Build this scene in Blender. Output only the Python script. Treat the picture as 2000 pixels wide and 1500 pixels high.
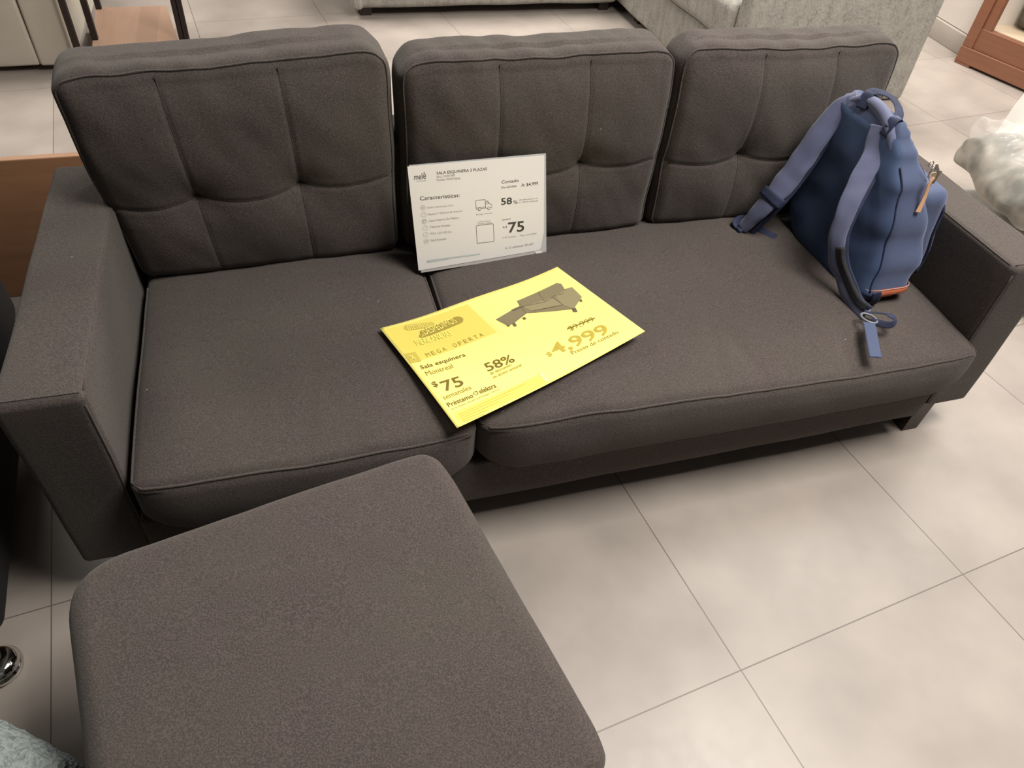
import bpy, bmesh, math, random
from mathutils import Vector, Matrix, noise
random.seed(7)
S = bpy.context.scene
for o in list(bpy.data.objects): bpy.data.objects.remove(o)
COL = S.collection
PI = math.pi

# ------------------------------------------------------------ camera
cam_d = bpy.data.cameras.new('camera'); cam = bpy.data.objects.new('camera', cam_d); COL.objects.link(cam)
cam_d.sensor_width = 36; cam_d.lens = 26.01; cam_d.clip_start = .02
RT = Vector((0.95761046, -0.27830363, 0.0743593)); UP = Vector((0.14628776, 0.69218983, 0.70673413)); FW = Vector((0.24815742, 0.66589814, -0.70356063))
CL = Vector((0.48030, -0.92158, 1.37927))
cam.matrix_world = Matrix(((RT.x, UP.x, -FW.x, CL.x), (RT.y, UP.y, -FW.y, CL.y), (RT.z, UP.z, -FW.z, CL.z), (0, 0, 0, 1)))
S.camera = cam
# ------------------------------------------------------------ light
S.view_settings.view_transform = 'Standard'; S.view_settings.look = 'None'
S.view_settings.gamma = 1; S.view_settings.use_curve_mapping = False
S.view_settings.exposure = 0.3
wd = bpy.data.worlds.new('store_light'); S.world = wd; wd.use_nodes = True
wd.node_tree.nodes['Background'].inputs[0].default_value = (1.0, .93, .85, 1)
wd.node_tree.nodes['Background'].inputs[1].default_value = .055
def area(name, loc, size, power, col=(1, .95, .88), aim=None):
    d = bpy.data.lights.new(name, 'AREA'); d.shape = 'RECTANGLE'; d.size, d.size_y = size; d.energy = power; d.color = col
    o = bpy.data.objects.new(name, d); COL.objects.link(o); o.location = loc
    if aim:
        o.rotation_euler = (Vector(aim) - Vector(loc)).to_track_quat('-Z', 'Y').to_euler()
    return o
area('ceiling_panel_light', (3.9, 1.3, 3.1), (2.4, 1.2), 66)
area('ceiling_panel_light', (3.9, 3.6, 3.1), (1.2, 1.2), 100)
area('ceiling_panel_light', (1.9, 3.5, 3.1), (1.2, 1.2), 82)
area('ceiling_panel_light', (-1.1, 3.3, 3.1), (1.2, 1.2), 78)
area('ceiling_panel_light', (4.4, -.2, 3.1), (1.2, 1.2), 14)
area('ceiling_panel_light', (2.05, -.42, 3.1), (1.2, 1.2), 108)

# ------------------------------------------------------------ helpers
WORG = {}
def worg(o): return WORG.get(o.name, Vector((0, 0, 0))) if o else Vector((0, 0, 0))
def link_mesh(name, verts, faces, mat, parent=None, smooth=True, org=None):
    verts = [Vector(v) for v in verts]
    if parent is None and org is None:
        xs = [v.x for v in verts]; ys = [v.y for v in verts]; zs = [v.z for v in verts]
        org = Vector(((min(xs)+max(xs))/2, (min(ys)+max(ys))/2, min(zs)))
    o0 = worg(parent) if parent else org
    me = bpy.data.meshes.new(name); me.from_pydata([v - o0 for v in verts], [], faces); me.update()
    bm = bmesh.new(); bm.from_mesh(me); bmesh.ops.recalc_face_normals(bm, faces=bm.faces); bm.to_mesh(me); bm.free()
    if smooth: me.polygons.foreach_set('use_smooth', [True]*len(me.polygons))
    if mat: me.materials.append(mat)
    o = bpy.data.objects.new(name, me); COL.objects.link(o)
    if parent: o.parent = parent
    else: o.location = org
    WORG[o.name] = Vector(o0)
    return o
def thing(name, label, cat, loc, group=None):
    o = bpy.data.objects.new(name, None); COL.objects.link(o); o.location = loc; o.empty_display_size = .05
    o['label'] = label; o['category'] = cat
    if group: o['group'] = group
    WORG[o.name] = Vector(loc); return o
def tag(o, label, cat, group=None):
    o['label'] = label; o['category'] = cat
    if group: o['group'] = group
    return o
def merge(parts):
    V, F = [], []
    for v, f in parts:
        n = len(V); V += list(v); F += [tuple(i+n for i in q) for q in f]
    return V, F
def axis_coords(h, r, seg, n):
    e = [-h + r - r*math.tan(math.radians(45*(seg-i)/seg)) for i in range(seg)]
    m = [-(h-r) + 2*(h-r)*i/n for i in range(n+1)]
    return e + m + [-x for x in reversed(e)]
def rbox(lo, hi, r, n=(6, 6, 6), seg=4, fn=None, rot=0, piv=None):
    """box with rounded edges as a grid; fn(p) displaces world points"""
    lo, hi = Vector(lo), Vector(hi); c = (lo+hi)/2; h = (hi-lo)/2
    r = min(r, h.x*.999, h.y*.999, h.z*.999)
    ax = [axis_coords(h[k], r, seg, n[k]) for k in range(3)]
    L = [len(a) for a in ax]; idx = {}; V = []; F = []
    def vid(i, j, k):
        key = (i, j, k)
        if key not in idx:
            p = Vector((ax[0][i], ax[1][j], ax[2][k])); q = Vector([max(-(h[a]-r), min(h[a]-r, p[a])) for a in range(3)])
            d = p - q
            if d.length > 1e-9: p = q + d.normalized()*r
            idx[key] = len(V); V.append(p + c)
        return idx[key]
    for a in range(3):
        b, d = (a+1) % 3, (a+2) % 3
        for side in (0, L[a]-1):
            for i in range(L[b]-1):
                for j in range(L[d]-1):
                    q = []
                    for (ii, jj) in ((i, j), (i+1, j), (i+1, j+1), (i, j+1)):
                        t = [0, 0, 0]; t[a] = side; t[b] = ii; t[d] = jj; q.append(vid(*t))
                    F.append(tuple(q))
    if fn: V = [fn(v) for v in V]
    if rot:
        pv = Vector(piv) if piv else c; M = Matrix.Rotation(rot, 3, 'Z'); V = [M @ (v-pv) + pv for v in V]
    return V, F
def catmull(P, m=8):
    P = [Vector(p) for p in P]; out = []
    for i in range(len(P)-1):
        p0 = P[max(i-1, 0)]; p1 = P[i]; p2 = P[i+1]; p3 = P[min(i+2, len(P)-1)]
        for j in range(m):
            t = j/m
            out.append(.5*((2*p1) + (p2-p0)*t + (2*p0-5*p1+4*p2-p3)*t*t + (3*p1-p0-3*p2+p3)*t**3))
    out.append(P[-1]); return out
def tube(P, r, n=8, close=False):
    P = [Vector(p) for p in P]; V = []; F = []; N = len(P); prev = None
    for i, p in enumerate(P):
        t = (P[(i+1) % N] - P[i-1]) if close else (P[min(i+1, N-1)] - P[max(i-1, 0)])
        t.normalize()
        if prev is None:
            a = Vector((0, 0, 1)) if abs(t.z) < .9 else Vector((1, 0, 0)); u = t.cross(a).normalized()
        else:
            u = (prev - t*prev.dot(t)).normalized()
        prev = u; w = t.cross(u); rr = r(i/(N-1)) if callable(r) else r
        for k in range(n):
            an = 2*PI*k/n; V.append(p + u*math.cos(an)*rr + w*math.sin(an)*rr)
    for i in range(N if close else N-1):
        for k in range(n):
            a = i*n+k; b = i*n+(k+1) % n; j = ((i+1) % N)*n
            F.append((a, b, j+(k+1) % n, j+k))
    if not close: F.append(tuple(range(n))); F.append(tuple((N-1)*n+k for k in range(n)))
    return V, F
def ribbon(P, width, th, nrm, off=0, puff=0):
    """flat band along P; nrm = direction(s) its face looks to"""
    P = [Vector(p) for p in P]; N = len(P); V = []; F = []
    prof = [(-.5, -.2), (-.5, .2), (-.42, .5), (-.2, .5), (.2, .5), (.42, .5), (.5, .2), (.5, -.2), (.42, -.5), (.2, -.5), (-.2, -.5), (-.42, -.5)]
    for i, p in enumerate(P):
        t = (P[min(i+1, N-1)] - P[max(i-1, 0)]).normalized(); f = i/(N-1)
        nn = nrm(f) if callable(nrm) else Vector(nrm)
        s = t.cross(Vector(nn)).normalized(); q = s.cross(t).normalized()
        w = width(f) if callable(width) else width
        o = off(f) if callable(off) else off
        for a, b in prof:
            bulge = puff*(1-(2*a)**2) if b > 0 else 0
            V.append(p + s*(a*w+o) + q*(b*th+bulge))
    m = len(prof)
    for i in range(N-1):
        for k in range(m): F.append((i*m+k, i*m+(k+1) % m, (i+1)*m+(k+1) % m, (i+1)*m+k))
    F.append(tuple(range(m))); F.append(tuple((N-1)*m+k for k in range(m)))
    return V, F

# ------------------------------------------------------------ materials
def srgb(r, g, b):
    f = lambda c: (c/255/12.92) if c/255 <= .04045 else ((c/255+.055)/1.055)**2.4
    return (f(r), f(g), f(b), 1)
def base_mat(name, col, rough=.6, metal=0, **kw):
    m = bpy.data.materials.new(name); m.use_nodes = True; b = m.node_tree.nodes['Principled BSDF']
    b.inputs['Base Color'].default_value = col; b.inputs['Roughness'].default_value = rough; b.inputs['Metallic'].default_value = metal
    for k, v in kw.items(): b.inputs[k].default_value = v
    return m, m.node_tree, b
def N(nt, t, **kw):
    n = nt.nodes.new(t)
    for k, v in kw.items():
        if k.startswith('i_'):
            key = k[2:]; key = int(key) if key.isdigit() else key; n.inputs[key].default_value = v
        else: setattr(n, k, v)
    return n
def noise_mat(name, c1, c2, scale=8, detail=4, rough=.7, bump=0, bscale=200, metal=0, stretch=None, c3=None, bdist=.001, lint=False, **kw):
    m, nt, b = base_mat(name, c1, rough, metal, **kw); L = nt.links
    tc = N(nt, 'ShaderNodeTexCoord'); src = tc.outputs['Object']
    if stretch:
        mp = N(nt, 'ShaderNodeMapping'); mp.inputs['Scale'].default_value = stretch; L.new(src, mp.inputs[0]); src = mp.outputs[0]
    n1 = N(nt, 'ShaderNodeTexNoise', i_Scale=scale, i_Detail=detail); L.new(src, n1.inputs['Vector'])
    cr = N(nt, 'ShaderNodeValToRGB'); cr.color_ramp.elements[0].position = .36; cr.color_ramp.elements[1].position = .64
    cr.color_ramp.elements[0].color = c1; cr.color_ramp.elements[1].color = c2
    L.new(n1.outputs['Fac'], cr.inputs[0]); out = cr.outputs[0]
    n2 = N(nt, 'ShaderNodeTexNoise', i_Scale=bscale, i_Detail=2); L.new(src, n2.inputs['Vector'])
    if c3:
        cr2 = N(nt, 'ShaderNodeValToRGB'); cr2.color_ramp.elements[0].position = .40; cr2.color_ramp.elements[1].position = .64
        cr2.color_ramp.elements[0].color = (0, 0, 0, 1); cr2.color_ramp.elements[1].color = (1, 1, 1, 1); L.new(n2.outputs['Fac'], cr2.inputs[0])
        mx = N(nt, 'ShaderNodeMix', data_type='RGBA'); L.new(cr2.outputs[0], mx.inputs[0]); L.new(out, mx.inputs[6]); mx.inputs[7].default_value = c3; out = mx.outputs[2]
    if lint:
        vo = N(nt, 'ShaderNodeTexVoronoi', i_Scale=22.0); L.new(tc.outputs['Object'], vo.inputs['Vector'])
        lt = N(nt, 'ShaderNodeMath', operation='LESS_THAN', i_1=.028); L.new(vo.outputs['Distance'], lt.inputs[0])
        sp = N(nt, 'ShaderNodeSeparateColor'); L.new(vo.outputs['Color'], sp.inputs[0])
        gt = N(nt, 'ShaderNodeMath', operation='GREATER_THAN', i_1=.8); L.new(sp.outputs[0], gt.inputs[0])
        mu = N(nt, 'ShaderNodeMath', operation='MULTIPLY'); L.new(lt.outputs[0], mu.inputs[0]); L.new(gt.outputs[0], mu.inputs[1])
        mx = N(nt, 'ShaderNodeMix', data_type='RGBA'); L.new(mu.outputs[0], mx.inputs[0]); L.new(out, mx.inputs[6]); mx.inputs[7].default_value = (.4, .37, .33, 1); out = mx.outputs[2]
    L.new(out, b.inputs['Base Color'])
    if bump:
        bp = N(nt, 'ShaderNodeBump', i_Strength=bump, i_Distance=bdist); L.new(n2.outputs['Fac'], bp.inputs['Height']); L.new(bp.outputs[0], b.inputs['Normal'])
    return m
FAB = noise_mat('dark_grey_fabric', srgb(66, 58, 57), srgb(68, 64, 59), 6, 5, .92, .7, 430, c3=srgb(88, 79, 76), lint=True,
                **{'Sheen Weight': .12, 'Sheen Roughness': .5, 'Sheen Tint': (.85, .88, .80, 1), 'Specular IOR Level': .2})
FAB_IN = noise_mat('painted_shade_fabric', srgb(40, 36, 34), srgb(48, 44, 40), 9, 3, .95, .3, 400)  # darker copy of the sofa fabric, recess shade put into the colour
THREAD, _, _ = base_mat('seam_thread', srgb(46, 41, 39), .95)
LEG = noise_mat('dark_leg_wood', srgb(38, 26, 24), srgb(50, 36, 32), 12, 3, .42, .1, 60, stretch=(1, 1, .15))
YEL, _nt, _b = base_mat('yellow_paper', srgb(255, 240, 132), .75)
INK, _, _ = base_mat('olive_ink', srgb(112, 94, 24), .8)
INK2, _, _ = base_mat('olive_ink_mid', srgb(150, 130, 40), .8)
INK3, _, _ = base_mat('olive_ink_light', srgb(184, 162, 56), .8)
TINT, _, _ = base_mat('olive_tint', srgb(222, 206, 96), .8)
TINT2, _, _ = base_mat('olive_tint_mid', srgb(196, 178, 76), .8)
TINT3, _, _ = base_mat('olive_tint_dark', srgb(160, 140, 54), .8)
YTX, _, _ = base_mat('pale_yellow_print', srgb(250, 234, 120), .8)
SOP, _, _ = base_mat('printed_sofa_grey', srgb(126, 116, 86), .8)
SOP2, _, _ = base_mat('printed_sofa_grey_dark', srgb(98, 88, 66), .8)
SOP3, _, _ = base_mat('printed_sofa_grey_light', srgb(142, 132, 98), .8)
WPAP = noise_mat('white_paper', srgb(236, 232, 229), srgb(240, 236, 233), 3, 2, .6)
GINK, _, _ = base_mat('grey_ink', srgb(90, 86, 84), .8)
GINK2, _, _ = base_mat('grey_ink_light', srgb(172, 166, 162), .8)
GINK3, _, _ = base_mat('grey_ink_dark', srgb(70, 66, 64), .8)
TEAL, _, _ = base_mat('pale_teal_ink', srgb(200, 210, 206), .8)
ACR, _nt, _b = base_mat('clear_acrylic', (.93, .94, .94, 1), .06, **{'Alpha': .38, 'Transmission Weight': .0, 'IOR': 1.49})
BLU = noise_mat('navy_canvas', srgb(54, 65, 94), srgb(63, 76, 107), 7, 4, .78, .35, 900, c3=srgb(66, 78, 109), bdist=.0005, **{'Sheen Weight': .3, 'Sheen Tint': (.7, .75, 1, 1)})
BLUD = noise_mat('navy_back_panel', srgb(60, 76, 110), srgb(70, 90, 126), 6, 4, .85, .3, 900, bdist=.0005)
BLUS = noise_mat('blue_grey_strap_fabric', srgb(80, 85, 115), srgb(90, 94, 124), 14, 4, .75, .3, 900, bdist=.0005, **{'Sheen Weight': .3})
NAVY = noise_mat('dark_navy_webbing', srgb(28, 34, 58), srgb(36, 44, 74), 40, 2, .8, .4, 700, bdist=.0005)
MESHM = noise_mat('black_spacer_mesh', srgb(30, 30, 34), srgb(44, 44, 48), 300, 1, .9, .6, 500)
ORL = noise_mat('orange_leather', srgb(176, 92, 62), srgb(188, 104, 72), 20, 3, .6, .2, 300)
TANL = noise_mat('tan_leather', srgb(206, 160, 122), srgb(220, 176, 138), 20, 3, .55, .1, 300)
STITCH, _, _ = base_mat('white_stitch', srgb(190, 170, 165), .8)
METAL = noise_mat('brushed_metal', srgb(150, 145, 136), srgb(176, 170, 160), 60, 2, .28, .05, 200, metal=1)
CHROME, _, _ = base_mat('chrome', (.75, .73, .7, 1), .08, 1)
GPL, _, _ = base_mat('grey_plastic', srgb(112, 114, 122), .4)
CHEN = noise_mat('light_grey_chenille', srgb(136, 132, 125), srgb(168, 164, 156), 26, 8, .95, .9, 130, c3=srgb(160, 156, 149), stretch=(1, 1, .55), bdist=.004)
BEIGE = noise_mat('beige_upholstery', srgb(188, 181, 168), srgb(194, 188, 176), 6, 3, .85, .2, 300)
BLK = noise_mat('black_metal', srgb(30, 16, 16), srgb(36, 22, 20), 20, 2, .5, 0, 100)
BLKF = noise_mat('black_upholstery', srgb(14, 12, 13), srgb(18, 16, 17), 20, 2, .9, .2, 300)
BOUC = noise_mat('pale_boucle', srgb(108, 117, 117), srgb(142, 151, 149), 90, 6, .95, 1, 160, c3=srgb(152, 160, 157), bdist=.006)
PLW, _, _ = base_mat('white_foam_wrap', srgb(240, 237, 230), .5)
PLG = noise_mat('grey_wrapped_fabric', srgb(118, 116, 110), srgb(158, 152, 143), 12, 4, .8, .2, 200)
GAP, _, _ = base_mat('painted_interior_shade', srgb(20, 17, 16), .9)  # near-black colour stands in for the shade inside the wooden cabinet
def plank_mat(name, cols, scale, horiz='x', rough=.45):
    m, nt, b = base_mat(name, cols[0], rough); L = nt.links
    tc = N(nt, 'ShaderNodeTexCoord'); sx = N(nt, 'ShaderNodeSeparateXYZ'); L.new(tc.outputs['Object'], sx.inputs[0])
    mu = N(nt, 'ShaderNodeMath', operation='MULTIPLY', i_1=scale); L.new(sx.outputs['X' if horiz == 'x' else 'Y' if horiz == 'y' else 'Z'], mu.inputs[0])
    fl = N(nt, 'ShaderNodeMath', operation='FLOOR'); L.new(mu.outputs[0], fl.inputs[0])
    wn = N(nt, 'ShaderNodeTexWhiteNoise', noise_dimensions='1D'); L.new(fl.outputs[0], wn.inputs['W'])
    mp = N(nt, 'ShaderNodeMapping'); mp.inputs['Scale'].default_value = {'x': (1, .08, 1), 'y': (.08, 1, 1), 'z': (.1, .1, 1)}[horiz]; L.new(tc.outputs['Object'], mp.inputs[0])
    nz = N(nt, 'ShaderNodeTexNoise', i_Scale=45, i_Detail=5); L.new(mp.outputs[0], nz.inputs['Vector'])
    m1 = N(nt, 'ShaderNodeMix', data_type='RGBA'); L.new(wn.outputs[0], m1.inputs[0]); m1.inputs[6].default_value = cols[0]; m1.inputs[7].default_value = cols[1]
    m2 = N(nt, 'ShaderNodeMix', data_type='RGBA'); m2.inputs[7].default_value = cols[2]; L.new(m1.outputs[2], m2.inputs[6])
    mr = N(nt, 'ShaderNodeMapRange'); mr.inputs[1].default_value = .35; mr.inputs[2].default_value = .75; mr.inputs[4].default_value = .6; L.new(nz.outputs[0], mr.inputs[0]); L.new(mr.outputs[0], m2.inputs[0])
    L.new(m2.outputs[2], b.inputs['Base Color']); return m
WOODT = plank_mat('shelf_wood', (srgb(172, 142, 122), srgb(146, 118, 100), srgb(158, 128, 108)), 12)
WOODR = plank_mat('reddish_cabinet_wood', (srgb(138, 90, 66), srgb(130, 86, 64), srgb(116, 74, 54)), 5, 'z')
WOODB = plank_mat('brown_board_wood', (srgb(168, 126, 94), srgb(160, 118, 88), srgb(142, 102, 74)), 3, 'z', .4)
FR = 6.8006
def floor_mat():
    m, nt, b = base_mat('grey_porcelain_tile', (.4, .37, .34, 1), .34); L = nt.links
    tc = N(nt, 'ShaderNodeTexCoord'); sx = N(nt, 'ShaderNodeSeparateXYZ')
    sub = N(nt, 'ShaderNodeVectorMath', operation='SUBTRACT'); sub.inputs[1].default_value = (1.1859, -.4706, 0); L.new(tc.outputs['Object'], sub.inputs[0])
    ro = N(nt, 'ShaderNodeVectorRotate', rotation_type='Z_AXIS'); ro.inputs['Angle'].default_value = -math.radians(FR); L.new(sub.outputs[0], ro.inputs['Vector'])
    L.new(ro.outputs[0], sx.inputs[0]); ds = []; fls = []
    for a in 'XY':
        dv = N(nt, 'ShaderNodeMath', operation='DIVIDE', i_1=.6024); L.new(sx.outputs[a], dv.inputs[0])
        fr = N(nt, 'ShaderNodeMath', operation='FRACT'); L.new(dv.outputs[0], fr.inputs[0])
        fl = N(nt, 'ShaderNodeMath', operation='FLOOR'); L.new(dv.outputs[0], fl.inputs[0]); fls.append(fl)
        s5 = N(nt, 'ShaderNodeMath', operation='SUBTRACT', i_1=.5); L.new(fr.outputs[0], s5.inputs[0])
        ab = N(nt, 'ShaderNodeMath', operation='ABSOLUTE'); L.new(s5.outputs[0], ab.inputs[0]); ds.append(ab)
    mx = N(nt, 'ShaderNodeMath', operation='MAXIMUM'); L.new(ds[0].outputs[0], mx.inputs[0]); L.new(ds[1].outputs[0], mx.inputs[1])
    gt = N(nt, 'ShaderNodeMath', operation='GREATER_THAN', i_1=.4978); L.new(mx.outputs[0], gt.inputs[0])
    cb = N(nt, 'ShaderNodeCombineXYZ'); L.new(fls[0].outputs[0], cb.inputs[0]); L.new(fls[1].outputs[0], cb.inputs[1])
    wn = N(nt, 'ShaderNodeTexWhiteNoise', noise_dimensions='3D'); L.new(cb.outputs[0], wn.inputs['Vector'])
    n1 = N(nt, 'ShaderNodeTexNoise', i_Scale=4.5, i_Detail=7); L.new(tc.outputs['Object'], n1.inputs['Vector'])
    cr = N(nt, 'ShaderNodeValToRGB'); cr.color_ramp.elements[0].position = .3; cr.color_ramp.elements[1].position = .7
    cr.color_ramp.elements[0].color = srgb(146, 137, 130); cr.color_ramp.elements[1].color = srgb(166, 156, 148); L.new(n1.outputs['Fac'], cr.inputs[0])
    hs = N(nt, 'ShaderNodeHueSaturation'); L.new(cr.outputs[0], hs.inputs['Color'])
    mr = N(nt, 'ShaderNodeMapRange'); mr.inputs[3].default_value = .96; mr.inputs[4].default_value = 1.04; L.new(wn.outputs[0], mr.inputs[0]); L.new(mr.outputs[0], hs.inputs['Value'])
    mg = N(nt, 'ShaderNodeMix', data_type='RGBA'); L.new(gt.outputs[0], mg.inputs[0]); L.new(hs.outputs[0], mg.inputs[6]); mg.inputs[7].default_value = srgb(104, 96, 90)
    L.new(mg.outputs[2], b.inputs['Base Color'])
    n3 = N(nt, 'ShaderNodeTexNoise', i_Scale=30, i_Detail=4); L.new(tc.outputs['Object'], n3.inputs['Vector'])
    m3 = N(nt, 'ShaderNodeMapRange'); m3.inputs[3].default_value = .3; m3.inputs[4].default_value = .44; L.new(n3.outputs[0], m3.inputs[0]); L.new(m3.outputs[0], b.inputs['Roughness'])
    bp = N(nt, 'ShaderNodeBump', i_Strength=.4, i_Distance=.001, invert=True); L.new(gt.outputs[0], bp.inputs['Height']); L.new(bp.outputs[0], b.inputs['Normal'])
    return m
# ------------------------------------------------------------ setting
fl = link_mesh('floor', [(-6, -5, 0), (9, -5, 0), (9, 9, 0), (-6, 9, 0)], [(0, 1, 2, 3)], floor_mat(), org=Vector((0, 0, 0)), smooth=False); fl['kind'] = 'structure'
WALLM = noise_mat('white_wall_paint', srgb(226, 219, 210), srgb(232, 226, 218), 4, 2, .7)
SKM = noise_mat('grey_skirting_tile', srgb(160, 152, 143), srgb(168, 160, 151), 6, 3, .4)
V, F = rbox((4.075, 2.2, .1), (4.6, 3.3, 3.0), .004, (1, 1, 1), 1, rot=math.radians(-4), piv=(4.06, 2.54, 0))
w = link_mesh('wall_right', V, F, WALLM); w['kind'] = 'structure'
V, F = rbox((4.06, 2.19, 0), (4.6, 3.31, .098), .004, (1, 1, 1), 1, rot=math.radians(-4), piv=(4.06, 2.54, 0))
w = link_mesh('baseboard_right', V, F, SKM); w['kind'] = 'structure'

# ------------------------------------------------------------ main sofa
WA, HA, D, W = .1315, .5213, .7304, 2.0741
sofa = thing('sofa', 'long dark grey fabric three seat sofa with three tufted back cushions', 'sofa', (W/2, D/2, 0))
def nz(p, s, a, seed=0): return noise.noise(Vector(p)*s + Vector((seed, seed*1.7, 0)))*a
def armfn(p):
    return p + Vector((nz(p, 6, .003, 2), nz(p, 6, .002, 5), nz(p, 5, .003, 8)))
for x0, x1 in ((0, WA), (W-WA, W)):
    V, F = rbox((x0, 0, .09), (x1, D, HA), .014, (5, 24, 14), 4, armfn)
    a = link_mesh('arm', V, F, FAB, sofa)
    inner = x1 if x0 == 0 else x0; s = 1 if x0 == 0 else -1
    e = .0045
    # welt seams: along the inner top edge, across the top near the front, down the front inner edge
    pts = [(inner - s*e, .02 + (D-.03)*i/30, HA-e) for i in range(31)]
    parts = [tube([armfn(Vector(q)) for q in pts], .0022, 6)]
    pts = [(x0+.008 + (WA-.016)*i/10, .012, HA+.0005) for i in range(11)]
    parts.append(tube([armfn(Vector(q)) for q in pts], .0013, 6))
    pts = [(inner - s*e, .003, .1 + (HA-.12)*i/20) for i in range(21)]
    parts.append(tube([armfn(Vector(q)) for q in pts], .0018, 6))
    link_mesh('piping', *merge(parts), FAB, a)
V, F = rbox((WA-.002, .60, .09), (W-WA+.002, D, .60), .02, (20, 3, 8), 3); link_mesh('back_frame', V, F, FAB, sofa)
V, F = rbox((WA+.0, -.022, .088), (W-WA-.035, .60, .215), .008, (30, 3, 3), 3, lambda p: p+Vector((0, nz(p, 5, .003), nz(p, 7, .002))))
link_mesh('seat_base', V, F, FAB, sofa)
V, F = rbox((W-WA-.036, .004, .1), (W-WA-.001, .1, .2), .004, (2, 3, 3), 2); link_mesh('side_lining', V, F, FAB_IN, sofa)
def leg(cx, cy, z1, parent, sx=.0255, sy=.024, tx=0, ty=0, name='leg'):
    V = []
    for z, k in ((0, .86), (.004, .9), (z1, 1.0)):
        ox, oy = (tx*(1-z/z1), ty*(1-z/z1))
        for a, b in ((-1, -1), (1, -1), (1, 1), (-1, 1)): V.append((cx+ox+a*sx*k, cy+oy+b*sy*k, z))
    F = [(0, 1, 2, 3), (8, 9, 10, 11)] + [(l*4+i, l*4+(i+1) % 4, l*4+4+(i+1) % 4, l*4+4+i) for l in (0, 1) for i in range(4)]
    return link_mesh(name, V, F, LEG, parent, smooth=False)
leg(1.948, .024, .104, sofa); leg(.10, .024, .104, sofa); leg(1.948, .70, .104, sofa); leg(.10, .70, .104, sofa)
# seat cushions
def seat(x0, x1, front_seam, crown, seed):
    z0, z1, y0, y1 = .2, .335, -.052, .60
    def fn(p):
        u = (p.x-x0)/(x1-x0); v = (p.y-y0)/(y1-y0); w = (p.z-z0)/(z1-z0); q = p.copy()
        cr = max(0, 1-abs(2*u-1)**6)*max(0, 1-abs(2*v-1)**3.5)
        if w > .5: q.z += crown*cr*(w-.5)*2 + front_seam(p.x)*(w-.5)*2*(1-v)**2
        q.z += front_seam(p.x)*.35*(1-min(w*2, 1))*(1-v)
        fr = math.exp(-((p.y-y0)/.05)**2)
        q.y -= fr*(.012*math.sin(PI*min(max(w, 0), 1)))*(1-abs(2*u-1)**8)
        # rounded ends seen from the front
        for e in (0, 1):
            d = abs(p.x-(x0 if e == 0 else x1))
            if d < .10 and p.y < .1:
                k = (1-d/.10)**2*(1-(p.y-y0)/.16); q.y += (.022 if p.x < 1.5 else .008)*max(0, k)*(1 if w < .9 else .6)
                if w < .5: q.z += .05*max(0, k)*(1-2*w)
        for xc, sl, am in ((1.30, .25, .005), (1.36, -.15, .004), (1.62, .3, .003), (.45, .2, .002)):
            q.z -= w*am*math.exp(-((p.x-xc-sl*(p.y-.05))/.012)**2)*math.exp(-((p.y-.05)/.10)**2)
        q += Vector((nz(p, 4, .003, seed), nz(p, 9, .003, seed+3)*fr, nz(p, 5, .006, seed)*w + nz(p, 16, .0018, seed)*w))
        return q
    V, F = rbox((x0, y0, z0), (x1, y1, z1), .022, (int((x1-x0)/.012), 50, 12), 5, fn)
    c = link_mesh('seat_cushion', V, F, FAB, sofa)
    r = .0065; pts = []
    for i in range(61): pts.append(fn(Vector((x0+.022+(x1-x0-.044)*i/60, y0+r*.9, z1-r*.9))))
    L = [fn(Vector((x0+r*.9, y0+.022+(y1-y0-.1)*i/30, z1-r*.9))) for i in range(30, -1, -1)]
    R = [fn(Vector((x1-r*.9, y0+.022+(y1-y0-.1)*i/30, z1-r*.9))) for i in range(31)]
    link_mesh('piping', *tube(L+pts+R, .0026, 8), FAB, c)
    pts = [fn(Vector((x0+.03+(x1-x0-.06)*i/60, y0+r*.9, z0+r*.9))) for i in range(61)]
    link_mesh('piping', *tube(pts, .002, 8), FAB, c)
    return c, fn
def interp(tab):
    def f(x):
        if x <= tab[0][0]: return tab[0][1]
        for (a, b), (c, d) in zip(tab, tab[1:]):
            if x <= c: t = (x-a)/(c-a); t = t*t*(3-2*t); return b+(d-b)*t
        return tab[-1][1]
    return f
seat(WA+.012, .754, interp([(.14, .0), (.5, -.003), (.755, .0)]), .026, 3)
seat(.757, W-WA-.002, interp([(.757, .008), (.95, .01), (1.15, 0), (1.4, -.014), (1.7, -.018), (1.95, -.014)]), .030, 9)
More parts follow.
